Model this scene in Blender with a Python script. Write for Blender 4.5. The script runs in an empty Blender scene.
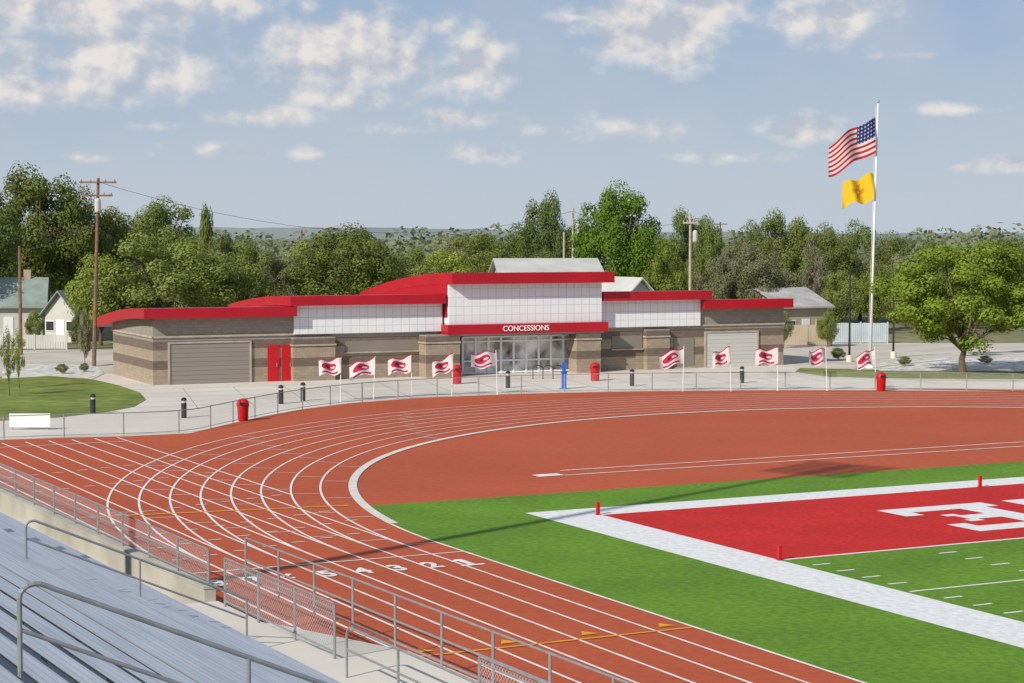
import bpy, math, random
import numpy as np
from mathutils import Vector
C = bpy.context.scene.collection
R = math.radians
F = 1970.0; HC = 10.0; TH = math.atan(106.5/F); CT, ST = math.cos(TH), math.sin(TH)
def W(px, py, z=0.0):
    u = px-512; v = 341.5-py
    t = (HC-z)/(F*ST - v*CT)
    return (u*t, (F*CT+v*ST)*t)
def HT(Y, py):
    v = 341.5-py
    t = Y/(F*CT+v*ST)
    return HC - t*(F*ST - v*CT)
def XX(px, Y): return (px-512)/F*Y
# ------------------------------------------------------------ materials
def mat(name, col, rough=0.8, var=0.15, scale=1.0, bump=0.0, bscale=20.0, metal=0.0, spec=0.3, var2=0.0, scale2=0.1, col2=None, stretch=None, ribs=0):
    m = bpy.data.materials.new(name); m.use_nodes = True
    nt = m.node_tree; b = nt.nodes['Principled BSDF']
    b.inputs['Roughness'].default_value = rough; b.inputs['Metallic'].default_value = metal
    b.inputs['Specular IOR Level'].default_value = spec
    tc = nt.nodes.new('ShaderNodeTexCoord'); vec = tc.outputs['Object']
    if stretch:
        mp = nt.nodes.new('ShaderNodeVectorMath'); mp.operation = 'MULTIPLY'; nt.links.new(vec, mp.inputs[0]); mp.inputs[1].default_value = stretch; vec = mp.outputs[0]
    n = nt.nodes.new('ShaderNodeTexNoise'); n.inputs['Scale'].default_value = scale; n.inputs['Detail'].default_value = 6
    nt.links.new(vec, n.inputs['Vector'])
    mx = nt.nodes.new('ShaderNodeMix'); mx.data_type = 'RGBA'
    c2 = col2 if col2 else tuple(c*(1-var*1.6) for c in col)
    mx.inputs[6].default_value = (*[min(1, c*(1+var)) for c in col], 1); mx.inputs[7].default_value = (*c2, 1)
    rp = nt.nodes.new('ShaderNodeMapRange'); rp.inputs[1].default_value = 0.3; rp.inputs[2].default_value = 0.7
    nt.links.new(n.outputs['Fac'], rp.inputs[0]); nt.links.new(rp.outputs[0], mx.inputs[0])
    out = mx.outputs[2]
    if var2 > 0:
        n2 = nt.nodes.new('ShaderNodeTexNoise'); n2.inputs['Scale'].default_value = scale2; n2.inputs['Detail'].default_value = 4
        nt.links.new(tc.outputs['Object'], n2.inputs['Vector'])
        r2 = nt.nodes.new('ShaderNodeMapRange'); r2.inputs[1].default_value = 0.3; r2.inputs[2].default_value = 0.7
        r2.inputs[3].default_value = 1-var2; r2.inputs[4].default_value = 1+var2
        nt.links.new(n2.outputs['Fac'], r2.inputs[0])
        sc = nt.nodes.new('ShaderNodeVectorMath'); sc.operation = 'SCALE'
        nt.links.new(out, sc.inputs[0]); nt.links.new(r2.outputs[0], sc.inputs['Scale']); out = sc.outputs[0]
    if ribs:
        sp = nt.nodes.new('ShaderNodeSeparateXYZ'); nt.links.new(tc.outputs['Object'], sp.inputs[0])
        m1 = nt.nodes.new('ShaderNodeMath'); m1.operation = 'MULTIPLY'; m1.inputs[1].default_value = ribs; nt.links.new(sp.outputs[0], m1.inputs[0])
        f1 = nt.nodes.new('ShaderNodeMath'); f1.operation = 'FRACT'; nt.links.new(m1.outputs[0], f1.inputs[0])
        l1 = nt.nodes.new('ShaderNodeMath'); l1.operation = 'LESS_THAN'; l1.inputs[1].default_value = .28; nt.links.new(f1.outputs[0], l1.inputs[0])
        r3 = nt.nodes.new('ShaderNodeMapRange'); r3.inputs[3].default_value = 1.0; r3.inputs[4].default_value = .82; nt.links.new(l1.outputs[0], r3.inputs[0])
        s3 = nt.nodes.new('ShaderNodeVectorMath'); s3.operation = 'SCALE'; nt.links.new(out, s3.inputs[0]); nt.links.new(r3.outputs[0], s3.inputs['Scale']); out = s3.outputs[0]
    nt.links.new(out, b.inputs['Base Color'])
    if bump > 0:
        nb = nt.nodes.new('ShaderNodeTexNoise'); nb.inputs['Scale'].default_value = bscale; nb.inputs['Detail'].default_value = 5
        nt.links.new(tc.outputs['Object'], nb.inputs['Vector'])
        bp = nt.nodes.new('ShaderNodeBump'); bp.inputs['Strength'].default_value = bump; bp.inputs['Distance'].default_value = 0.05
        nt.links.new(nb.outputs['Fac'], bp.inputs['Height']); nt.links.new(bp.outputs['Normal'], b.inputs['Normal'])
    return m
M = {}
M['ground'] = mat('dry_ground', (.22, .20, .11), .95, .35, .05, var2=.3, scale2=.6, col2=(.12, .15, .06))
M['concrete'] = mat('concrete', (.66, .615, .54), .85, .05, .3, var2=.08, scale2=.12, bump=.1, bscale=8)
M['lot'] = mat('lot_gravel', (.56, .51, .43), .95, .10, .25, var2=.10, scale2=.06)
M['gravel'] = mat('white_gravel', (.66, .63, .57), .95, .35, 1.5, bump=.6, bscale=4)
M['lawn'] = mat('lawn_grass', (.19, .23, .04), .95, .2, .8, var2=.25, scale2=.15, bump=.5, bscale=8, col2=(.11, .15, .03))
M['turf'] = mat('field_turf', (.12, .245, .014), .9, .20, 5, var2=.14, scale2=.22, bump=.35, bscale=25, col2=(.09, .185, .012))
M['track'] = mat('track_rubber', (.455, .090, .034), .85, .07, 3, var2=.07, scale2=.10, bump=.15, bscale=30)
M['endzone'] = mat('red_turf', (.56, .018, .014), .9, .15, 6, var2=.10, scale2=.3, bump=.4, bscale=25)
M['line'] = mat('white_paint', (.80, .76, .72), .8, .12, 2)
M['turfwhite'] = mat('white_turf', (.76, .76, .75), .9, .10, 5, bump=.3, bscale=25)
M['orange'] = mat('orange_paint', (.78, .33, .03), .8, .1, 2)
M['curb'] = mat('track_curb', (.70, .66, .60), .8, .08, 2)
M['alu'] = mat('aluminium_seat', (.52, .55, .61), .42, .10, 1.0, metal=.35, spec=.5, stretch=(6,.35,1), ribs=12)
M['alufoot'] = mat('aluminium_footboard_shade', (.24, .26, .30), .5, .16, 1.0, metal=.3, spec=.4, stretch=(6,.35,1), ribs=12)  # same aluminium as the seats, darkened to paint shade below them
M['alushade'] = mat('aluminium_riser_shade', (.06, .07, .09), .6, .10, 2, metal=.2)  # near black colour stands in for the shadowed gaps between bleacher rows
M['pipe'] = mat('galvanised_pipe', (.34, .345, .35), .5, .10, 4, metal=.4)
M['pipedark'] = mat('weathered_pipe', (.20, .195, .19), .5, .15, 4, metal=.4)
M['wood'] = mat('pole_wood', (.22, .13, .08), .9, .25, 3)
M['palewood'] = mat('pale_pole', (.45, .38, .28), .9, .15, 3)
M['black'] = mat('black_paint', (.03, .03, .032), .5, .2, 3)
M['wire'] = mat('wire_black', (.05, .05, .05), .6, .1, 3)
M['red'] = mat('red_metal', (.43, .007, .018), .42, .08, .4, spec=.4)
M['redplastic'] = mat('red_plastic', (.52, .012, .016), .4, .06, 3)
M['blue'] = mat('blue_paint', (.02, .12, .50), .35, .08, 4)
M['white'] = mat('white_metal', (.80, .80, .79), .5, .04, 2)
M['paledoor'] = mat('pale_door', (.50, .49, .47), .6, .05, .6)
M['garage'] = mat('taupe_door', (.24, .21, .175), .6, .05, .6)
M['stone'] = mat('stone_trim', (.42, .365, .29), .85, .12, 1.5)
M['glass'] = mat('lit_window_glass', (.46, .47, .46), .06, .9, .9, spec=.9)  # brightness of the lit interior is painted into the pane colour
M['soffit'] = mat('soffit_grey', (.36, .35, .34), .8, .05, 1)
M['interior'] = mat('interior_wall', (.36, .33, .29), .8, .4, .7)
M['wallwhite'] = mat('house_white', (.54, .53, .48), .85, .08, .5)
M['walltan'] = mat('house_tan', (.46, .37, .26), .85, .08, .5)
M['roofgrey'] = mat('roof_grey', (.42, .41, .39), .8, .15, .8)
M['roofgreen'] = mat('roof_green', (.27, .32, .28), .8, .15, .8)
M['roofpale'] = mat('roof_pale', (.52, .51, .48), .7, .08, .5)
M['trunk'] = mat('bark', (.15, .11, .075), .95, .3, 4)
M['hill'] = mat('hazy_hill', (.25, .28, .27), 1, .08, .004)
M['paleblue'] = mat('pale_blue_metal', (.44, .50, .53), .6, .08, .8)
M['tanwalk'] = mat('tan_concrete', (.46, .43, .36), .85, .10, .8, var2=.12, scale2=.3)
def bandmat():
    m = bpy.data.materials.new('banded_block'); m.use_nodes = True; nt = m.node_tree; b = nt.nodes['Principled BSDF']
    b.inputs['Roughness'].default_value = .9
    tc = nt.nodes.new('ShaderNodeTexCoord'); sp = nt.nodes.new('ShaderNodeSeparateXYZ'); nt.links.new(tc.outputs['Object'], sp.inputs[0])
    mr = nt.nodes.new('ShaderNodeMapRange'); mr.inputs[2].default_value = 5.0; nt.links.new(sp.outputs[2], mr.inputs[0])
    cr = nt.nodes.new('ShaderNodeValToRGB'); cr.color_ramp.interpolation = 'CONSTANT'
    T = (.335, .262, .195, 1); D = (.165, .122, .094, 1); G = (.30, .268, .23, 1)
    stops = [(0, T), (.20, D), (.32, T), (.46, D), (.58, G)]
    e = cr.color_ramp.elements
    e[0].position = 0; e[0].color = T; e[1].position = stops[1][0]; e[1].color = D
    for p, c in stops[2:]:
        k = e.new(p); k.color = c
    nt.links.new(mr.outputs[0], cr.inputs[0])
    ad = nt.nodes.new('ShaderNodeMath'); nt.links.new(sp.outputs[0], ad.inputs[0]); nt.links.new(sp.outputs[1], ad.inputs[1])
    cb = nt.nodes.new('ShaderNodeCombineXYZ'); nt.links.new(ad.outputs[0], cb.inputs[0]); nt.links.new(sp.outputs[2], cb.inputs[1])
    bt = nt.nodes.new('ShaderNodeTexBrick'); nt.links.new(cb.outputs[0], bt.inputs['Vector'])
    bt.inputs['Scale'].default_value = 1; bt.inputs['Brick Width'].default_value = .41; bt.inputs['Row Height'].default_value = .2
    bt.inputs['Mortar Size'].default_value = .010
    bt.inputs['Color1'].default_value = (1.08, 1.08, 1.08, 1); bt.inputs['Color2'].default_value = (.88, .88, .88, 1); bt.inputs['Mortar'].default_value = (.75, .75, .75, 1)
    mu = nt.nodes.new('ShaderNodeVectorMath'); mu.operation = 'MULTIPLY'
    nt.links.new(cr.outputs[0], mu.inputs[0]); nt.links.new(bt.outputs[0], mu.inputs[1]); nt.links.new(mu.outputs[0], b.inputs['Base Color'])
    bp = nt.nodes.new('ShaderNodeBump'); bp.inputs['Distance'].default_value = .03; bp.inputs['Strength'].default_value = .4
    nn = nt.nodes.new('ShaderNodeTexNoise'); nn.inputs['Scale'].default_value = 9; nt.links.new(tc.outputs['Object'], nn.inputs['Vector'])
    nt.links.new(nn.outputs[0], bp.inputs['Height']); nt.links.new(bp.outputs[0], b.inputs['Normal'])
    return m
M['block'] = bandmat()
def gridmat(name, col, line, w, h, ms=.035):
    m = bpy.data.materials.new(name); m.use_nodes = True; nt = m.node_tree; b = nt.nodes['Principled BSDF']; b.inputs['Roughness'].default_value = .5
    tc = nt.nodes.new('ShaderNodeTexCoord'); sp = nt.nodes.new('ShaderNodeSeparateXYZ'); nt.links.new(tc.outputs['Object'], sp.inputs[0])
    ad = nt.nodes.new('ShaderNodeMath'); nt.links.new(sp.outputs[0], ad.inputs[0]); nt.links.new(sp.outputs[1], ad.inputs[1])
    cb = nt.nodes.new('ShaderNodeCombineXYZ'); nt.links.new(ad.outputs[0], cb.inputs[0]); nt.links.new(sp.outputs[2], cb.inputs[1])
    bt = nt.nodes.new('ShaderNodeTexBrick'); nt.links.new(cb.outputs[0], bt.inputs['Vector']); bt.offset = 0
    bt.inputs['Scale'].default_value = 1; bt.inputs['Brick Width'].default_value = w; bt.inputs['Row Height'].default_value = h
    bt.inputs['Mortar Size'].default_value = ms
    bt.inputs['Color1'].default_value = (*col, 1); bt.inputs['Color2'].default_value = (*[c*.96 for c in col], 1); bt.inputs['Mortar'].default_value = (*line, 1)
    nt.links.new(bt.outputs[0], b.inputs['Base Color'])
    return m
M['panel'] = gridmat('white_panel_grid', (.78, .79, .80), (.55, .57, .58), .62, .62, .025)
M['rollup'] = gridmat('rollup_door', (.27, .235, .205), (.16, .14, .12), 8, .3, .02)
M['rolluppale'] = gridmat('rollup_door_pale', (.55, .54, .52), (.38, .37, .35), 8, .3, .02)
def meshmat(name, scale, th):
    m = bpy.data.materials.new(name); m.use_nodes = True; nt = m.node_tree; b = nt.nodes['Principled BSDF']
    b.inputs['Base Color'].default_value = (.50, .52, .54, 1); b.inputs['Roughness'].default_value = .5
    tc = nt.nodes.new('ShaderNodeTexCoord'); sp = nt.nodes.new('ShaderNodeSeparateXYZ'); nt.links.new(tc.outputs['Object'], sp.inputs[0])
    outs = []
    hs = nt.nodes.new('ShaderNodeMath'); nt.links.new(sp.outputs[0], hs.inputs[0]); nt.links.new(sp.outputs[1], hs.inputs[1])
    for op in ('ADD', 'SUBTRACT'):
        a1 = nt.nodes.new('ShaderNodeMath'); a1.operation = op; nt.links.new(hs.outputs[0], a1.inputs[0]); nt.links.new(sp.outputs[2], a1.inputs[1])
        m1 = nt.nodes.new('ShaderNodeMath'); m1.operation = 'MULTIPLY'; m1.inputs[1].default_value = scale; nt.links.new(a1.outputs[0], m1.inputs[0])
        f1 = nt.nodes.new('ShaderNodeMath'); f1.operation = 'FRACT'; nt.links.new(m1.outputs[0], f1.inputs[0])
        l1 = nt.nodes.new('ShaderNodeMath'); l1.operation = 'LESS_THAN'; l1.inputs[1].default_value = th; nt.links.new(f1.outputs[0], l1.inputs[0]); outs.append(l1)
    mx = nt.nodes.new('ShaderNodeMath'); mx.operation = 'MAXIMUM'; nt.links.new(outs[0].outputs[0], mx.inputs[0]); nt.links.new(outs[1].outputs[0], mx.inputs[1])
    nt.links.new(mx.outputs[0], b.inputs['Alpha'])
    return m
M['chain'] = meshmat('chain_link', 9, .10)
M['chainfar'] = meshmat('chain_link_far', 9, .06)
def leafmat(name, c1, c2):
    m = bpy.data.materials.new(name); m.use_nodes = True; nt = m.node_tree
    for n in list(nt.nodes): nt.nodes.remove(n)
    o = nt.nodes.new('ShaderNodeOutputMaterial'); d = nt.nodes.new('ShaderNodeBsdfDiffuse'); t = nt.nodes.new('ShaderNodeBsdfTranslucent'); ms = nt.nodes.new('ShaderNodeMixShader')
    ms.inputs[0].default_value = .34
    geo = nt.nodes.new('ShaderNodeNewGeometry'); oi = nt.nodes.new('ShaderNodeObjectInfo')
    n = nt.nodes.new('ShaderNodeTexNoise'); n.inputs['Scale'].default_value = .45; n.inputs['Detail'].default_value = 4; n.inputs['Roughness'].default_value = .6
    nt.links.new(geo.outputs['Position'], n.inputs['Vector'])
    mr = nt.nodes.new('ShaderNodeMapRange'); mr.inputs[1].default_value = .33; mr.inputs[2].default_value = .67; nt.links.new(n.outputs[0], mr.inputs[0])
    mx = nt.nodes.new('ShaderNodeMix'); mx.data_type = 'RGBA'; mx.inputs[6].default_value = (*c1, 1); mx.inputs[7].default_value = (*c2, 1)
    nt.links.new(mr.outputs[0], mx.inputs[0])
    r2 = nt.nodes.new('ShaderNodeMapRange'); r2.inputs[3].default_value = .82; r2.inputs[4].default_value = 1.22; nt.links.new(oi.outputs['Random'], r2.inputs[0])
    sc = nt.nodes.new('ShaderNodeVectorMath'); sc.operation = 'SCALE'; nt.links.new(mx.outputs[2], sc.inputs[0]); nt.links.new(r2.outputs[0], sc.inputs['Scale'])
    nt.links.new(sc.outputs[0], d.inputs[0]); nt.links.new(sc.outputs[0], t.inputs[0])
    nt.links.new(d.outputs[0], ms.inputs[1]); nt.links.new(t.outputs[0], ms.inputs[2]); nt.links.new(ms.outputs[0], o.inputs[0])
    return m
L = {'mid': leafmat('leaf_mid', (.26, .30, .085), (.17, .21, .06)), 'dark': leafmat('leaf_dark', (.20, .25, .08), (.12, .16, .055)),
     'bright': leafmat('leaf_bright', (.21, .33, .05), (.14, .24, .04)), 'sage': leafmat('leaf_sage', (.32, .32, .18), (.22, .23, .12)),
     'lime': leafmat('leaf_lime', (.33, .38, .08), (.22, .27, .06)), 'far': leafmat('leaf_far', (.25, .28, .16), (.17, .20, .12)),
     'grey': leafmat('leaf_grey', (.34, .31, .24), (.23, .20, .15)), 'fresh': leafmat('leaf_fresh', (.31, .40, .06), (.19, .27, .045))}
# ------------------------------------------------------------ mesh builder
class MB:
    def __init__(s): s.v = []; s.f = []
    def add(s, vs, fs):
        n = len(s.v); s.v += [tuple(p) for p in vs]; s.f += [tuple(i+n for i in f) for f in fs]; return s
    def box(s, x0, x1, y0, y1, z0, z1):
        return s.add([(x0,y0,z0),(x1,y0,z0),(x1,y1,z0),(x0,y1,z0),(x0,y0,z1),(x1,y0,z1),(x1,y1,z1),(x0,y1,z1)],
                     [(3,2,1,0),(4,5,6,7),(0,1,5,4),(1,2,6,5),(2,3,7,6),(3,0,4,7)])
    def tube(s, p0, p1, r0, r1=None, n=8):
        r1 = r0 if r1 is None else r1
        p0 = Vector(p0); p1 = Vector(p1); d = (p1-p0).normalized()
        a = d.orthogonal().normalized(); b = d.cross(a)
        vs = []
        for p, r in ((p0, r0), (p1, r1)):
            for i in range(n):
                t = 2*math.pi*i/n; vs.append(p+a*math.cos(t)*r+b*math.sin(t)*r)
        return s.add(vs, [(i,(i+1)%n,n+(i+1)%n,n+i) for i in range(n)]+[tuple(range(n))[::-1], tuple(range(n,2*n))])
    def path(s, pts, r, n=8):
        for a, b in zip(pts, pts[1:]): s.tube(a, b, r, r, n)
        return s
    def lathe(s, cx, cy, prof, n=20):
        vs = []; fs = []
        for r, z in prof:
            for i in range(n):
                t = 2*math.pi*i/n; vs.append((cx+r*math.cos(t), cy+r*math.sin(t), z))
        for k in range(len(prof)-1):
            for i in range(n):
                fs.append((k*n+i, k*n+(i+1)%n, (k+1)*n+(i+1)%n, (k+1)*n+i))
        fs.append(tuple(range(n))[::-1]); fs.append(tuple(range((len(prof)-1)*n, len(prof)*n)))
        return s.add(vs, fs)
    def prof(s, s0, s1, pts):
        n = len(pts)
        vs = [(s0,y,z) for y, z in pts]+[(s1,y,z) for y, z in pts]
        return s.add(vs, [(i,n+i,n+(i+1)%n,(i+1)%n) for i in range(n)]+[tuple(range(n)), tuple(range(n,2*n))[::-1]])
    def poly(s, pts, z):
        return s.add([(x,y,z) for x, y in pts], [tuple(range(len(pts)))])
    def strip(s, pts, w, z):
        P = [Vector((a, b)) for a, b in pts]; vs = []
        for i, p in enumerate(P):
            d = (P[min(i+1, len(P)-1)]-P[max(i-1, 0)]).normalized(); nrm = Vector((-d.y, d.x))
            vs += [(p.x+nrm.x*w/2, p.y+nrm.y*w/2, z), (p.x-nrm.x*w/2, p.y-nrm.y*w/2, z)]
        return s.add(vs, [(2*i+1,2*i+3,2*i+2,2*i) for i in range(len(P)-1)])
    def build(s, name, m, parent=None, kind=None, off=(0,0,0), smooth=False):
        me = bpy.data.meshes.new(name)
        me.from_pydata([(a-off[0], b-off[1], c-off[2]) for a, b, c in s.v], [], s.f); me.materials.append(m); me.update()
        if smooth:
            for p in me.polygons: p.use_smooth = True
        o = bpy.data.objects.new(name, me); C.objects.link(o)
        if parent: o.parent = parent
        if kind: o['kind'] = kind
        return o
def tag(o, label, cat, group=None):
    o['label'] = label; o['category'] = cat
    if group: o['group'] = group
    return o
def thing(name, label, cat, loc=(0,0,0), rz=0, group=None):
    o = bpy.data.objects.new(name, None); C.objects.link(o); o.location = loc; o.rotation_euler = (0,0,rz); o.empty_display_size = .3
    return tag(o, label, cat, group)
def dup(root, loc, rz=None, label=None):
    r = root.copy(); C.objects.link(r); r.location = loc
    if rz is not None: r.rotation_euler = (0,0,rz)
    if label: r['label'] = label
    for ch in list(root.children):
        c = ch.copy(); C.objects.link(c); c.parent = r
        for g in list(ch.children):
            d = g.copy(); C.objects.link(d); d.parent = c
    return r
def text_mesh(body, size, ext=.01, bold=.012):
    cu = bpy.data.curves.new('lettering', 'FONT'); cu.body = body; cu.size = size; cu.extrude = ext; cu.align_x = 'CENTER'; cu.align_y = 'CENTER'; cu.offset = size*bold
    o = bpy.data.objects.new('lettering', cu); C.objects.link(o)
    dg = bpy.context.evaluated_depsgraph_get(); me = bpy.data.meshes.new_from_object(o.evaluated_get(dg))
    bpy.data.objects.remove(o); return me
# ------------------------------------------------------------ frames
d1 = Vector((-.456, .890)); d2 = Vector((.890, .456)); TA = math.atan2(d2.y, d2.x)
def T(a, b): p = d2*a+d1*b; return (p.x, p.y)       # a across, b along the straight
e1 = Vector((-.475, .88)); e2 = Vector((.88, .475)); SA = math.atan2(e2.y, e2.x)
def S(a, b): p = e2*a+e1*b; return (p.x, p.y)
IN = 26.8; B0 = 57.0; RA_, RB = 33.0, 36.8; LW = 1.13; LB = 1.33
def EP(k, deg, ex=0.0):
    t = R(deg); return T(IN+RA_-(RA_+LW*k+ex)*math.cos(t), B0+(RB+LB*k+ex)*math.sin(t))
def arc(k, a0, a1, n, ex=0.0): return [EP(k, a0+(a1-a0)*i/n, ex) for i in range(n+1)]
# ------------------------------------------------------------ ground
MB().poly([(-9000,-300),(9000,-300),(9000,12000),(-9000,12000)], 0).build('ground', M['ground'], kind='structure')
fence_px = [(-120,445),(-20,441),(60,438),(128,436.5),(190,433.5),(222,426),(262,417),(300,410),(350,403.5),(420,398),(520,394),(640,391.5),(760,390.5),(880,390.5),(1024,392)]
fence_w = [W(*p) for p in fence_px] + [(40.5,118.2),(50,111)]
MB().poly([W(-160,352),W(112,349),W(150,372),W(100,381),W(40,376),W(-160,382)], .004).build('parking_lot', M['lot'], kind='structure')
MB().poly([W(770,384),W(780,343),W(1160,343),W(1160,384)], .004).build('parking_lot', M['lot'], kind='structure')
MB().poly([W(-160,452),W(-20,445)]+[W(x, y+5) for x, y in fence_px[3:]]+[(50,100),(75,140),W(1160,384),W(1000,382),W(900,380),W(800,375),W(790,360),W(300,368),W(105,374),W(96,378),W(60,384),W(-160,392)], .008).build('plaza_pavement', M['concrete'], kind='structure')
MB().poly([W(-160,428),W(0,421),W(60,417.5),W(108,412),W(134,407),W(146,400),W(140,393),W(120,386),W(90,379),W(50,375),W(0,377),W(-160,382)], .03).build('lawn', M['lawn'], kind='structure')
MB().poly([W(2,379),W(50,376.5),W(92,379.5),W(104,374),W(98,366),W(30,364),W(2,370)], .034).build('gravel_bed', M['gravel'], kind='structure')
MB().poly([W(830,377),W(900,378.5),W(1160,380),W(1160,372),W(920,371),W(800,368),W(795,372)], .012).build('grass_strip', M['lawn'], kind='structure')
MB().poly([W(880,371),W(1160,371.5),W(1160,357),W(930,358),W(870,364)], .016).build('gravel_bed', M['gravel'], kind='structure')
j = MB()
for k in range(1, 22):
    x0 = -24+3.1*k
    a = Vector((x0, 118.0+.42*(x0+24)))
    j.strip([(a.x+2.9, a.y-6.5), (a.x-.6, a.y+9)], .06, .0125)
for k in range(5):
    j.strip([(-24+2.2-k*1.2, 114+3*k), (34+2.2-k*1.2, 138+3*k)], .06, .0165)
M['joint'] = mat('pavement_joint', (.38,.355,.32), .9, .1, 1)
j.build('pavement_joints', M['joint'], kind='structure')
right = arc(8, 115, 180, 14, 4.0)
MB().poly([T(16.2,-15), T(16.2,96)] + [W(-20,441)] + fence_w[2:15] + right + [T(IN+2*RA_+14,-15)], .020).build('running_track', M['track'], kind='structure')
tb = math.degrees(math.asin((66.7-B0)/RB))
MB().poly([T(IN,-15)]+arc(0, 0, tb, 10)+arc(0, 180-tb, 180, 10)+[T(IN+2*RA_,-15)], .026).build('field_turf', M['turf'], kind='structure')
ln = MB()
for k in range(9):
    w = .085
    pa = [T(IN-k*LW, b) for b in range(-15, 55, 15)]+arc(k, 0, 180, 120)+[T(IN+2*RA_+k*LW, b) for b in (40,20,-15)]
    ln.strip(pa, w if k else .10, .034)
    if k: ln.strip([T(IN-k*LW, B0), T(IN-k*LW, 95)], w, .031)
    else: ln.strip([T(IN, B0+14), T(IN, 95)], w, .031)
rnd = random.Random(4)
for k in range(8):
    for base in (8, 16, 24, 32, 52, -2):
        a = base+3+2.0*k
        if a > 0: ln.strip([EP(k, a, .1), EP(k+1, a, -.1)], .06, .0365)
    for b in (B0+4, B0+6.5, B0+9, B0+14, B0+22, B0+27):
        ln.strip([T(IN-k*LW-.35, b-.4*k), T(IN-k*LW-.80, b-.4*k)], .09, .0365)
ln.strip([T(IN-8*LW, 93), T(IN, 93)], .09, .0365)
ln.strip([T(IN-8*LW, 55.6), T(IN, 55.6)], .10, .0365)
ln.strip([T(39.1,71.5), T(82,71.5)], .14, .0365); ln.strip([T(39.7,73.0), T(82,73.0)], .14, .0365)
ln.poly([T(37.9,71.5),T(39.1,71.5),T(39.1,72.2),T(37.9,72.2)], .0365)
ln.build('lane_markings', M['line'], kind='structure')
om = MB()
om.strip([T(18,68.5), T(27.6,67.1)], .20, .039); om.strip([T(18,42.1), T(IN-.1,42.1)], .12, .039)
for k in (0, 2, 4, 6):
    c = IN-(k+.5)*LW
    om.add([(*T(c-.24,42.5),.039),(*T(c+.24,42.5),.039),(*T(c,42.95),.039)], [(0,1,2)])
om.build('exchange_marks', M['orange'], kind='structure')
cu = MB(); cu.strip(arc(0, 8, 172, 90, -.12), .34, .045)
cu.build('track_curb', M['curb'], kind='structure')
for i in range(1, 9):
    if i == 1:
        mb1 = MB(); mb1.add([(-.13,-.30,0),(.13,-.30,0),(.13,.45,0),(-.13,.45,0)], [(0,1,2,3)]); mb1.add([(-.40,-.45,0),(.40,-.45,0),(.40,-.30,0),(-.40,-.30,0)], [(0,1,2,3)]); mb1.add([(-.13,.22,0),(-.13,.42,0),(-.38,.24,0),(-.38,.12,0)], [(0,1,2,3)])
        o = mb1.build('lane_number', M['line'], kind='structure')
    else:
        me = text_mesh(str(i), 1.0, 0.0, .04); me.materials.clear(); me.materials.append(M['line'])
        o = bpy.data.objects.new('lane_number', me); C.objects.link(o); o['kind'] = 'structure'
    x, y = T(IN-(i-.5)*LW-.30, 53.7); o.location = (x, y, .04); o.rotation_euler = (0,0,TA); o.scale = (.95,1.35,1)
# field paint
fp = MB()
o2, o1, i2, i1, gl = 32.5, 62.4, 34.7, 60.7, 49.7
fp.add([(*T(o2,-15),.03),(*T(i2,-15),.03),(*T(i2,i1),.03),(*T(o2,o1),.03)], [(0,1,2,3)])
fp.add([(*T(o2,o1),.03),(*T(i2,i1),.03),(*T(78,i1),.03),(*T(78,o1),.03)], [(0,1,2,3)])
fp.strip([T(i2,gl), T(78,gl)], .16, .034)
for k in range(1, 13):
    b = gl-6.1*k
    if b > -15: fp.strip([T(i2+.15,b), T(78,b)], .12, .034)
for k in range(1, 60):
    b = gl-1.22*k
    if k % 5:
        fp.strip([T(i2+.35,b), T(i2+1.0,b)], .11, .034); fp.strip([T(i2+5.2,b), T(i2+5.9,b)], .11, .034)
fp.build('field_lines', M['turfwhite'], kind='structure')
MB().add([(*T(i2,gl+.08),.031),(*T(78,gl+.08),.031),(*T(78,i1),.031),(*T(i2,i1),.031)], [(0,1,2,3)]).build('end_zone', M['endzone'], kind='structure')
lt = MB()
def lbox(a0, a1, b0, b1): lt.add([(*T(a0,b0),.036),(*T(a1,b0),.036),(*T(a1,b1),.036),(*T(a0,b1),.036)], [(0,1,2,3)])
lx, lb, lh, bt_ = 44.1, 51.5, 5.6, 1.0
lbox(lx+3.0, lx+4.2, lb+bt_, lb+lh-bt_)
lbox(lx, lx+4.8, lb, lb+bt_); lbox(lx, lx+4.8, lb+lh-bt_, lb+lh)
lbox(lx, lx+.8, lb+bt_, lb+bt_+.7); lbox(lx, lx+.8, lb+lh-bt_-.7, lb+lh-bt_)
lbox(lx+1.6, lx+3.0, lb+2.35, lb+3.25); lbox(lx+1.3, lx+1.9, lb+1.95, lb+2.35); lbox(lx+1.3, lx+1.9, lb+3.25, lb+3.65)
lx += 5.8
lbox(lx, lx+4.4, lb+lh-bt_, lb+lh); lbox(lx, lx+1.1, lb+2.0, lb+lh-bt_); lbox(lx+3.2, lx+4.4, lb, lb+lh-bt_); lbox(lx, lx+3.2, lb, lb+bt_)
lt.build('end_zone_lettering', M['turfwhite'], kind='structure')
def pylon(x, y, label, first=[None]):
    if first[0] is None:
        t = thing('field_pylon', label, 'pylon', (x,y,.03), TA, 'pylons at the corners of the end zone')
        MB().box(-.055,.055,-.055,.055,.03,.46).build('body', M['redplastic'], t); MB().box(-.09,.09,-.09,.09,0,.03).build('base', M['redplastic'], t); first[0] = t
    else: dup(first[0], (x,y,.03), TA, label)
pylon(*T(i2-.1,i1+.1), 'red pylon at the back left corner of the red end zone')
pylon(*T(i2,gl), 'red pylon at the near end of the goal line beside the white border')
pylon(*W(980,488), 'red pylon on the back line above the white end zone letters')
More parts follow.
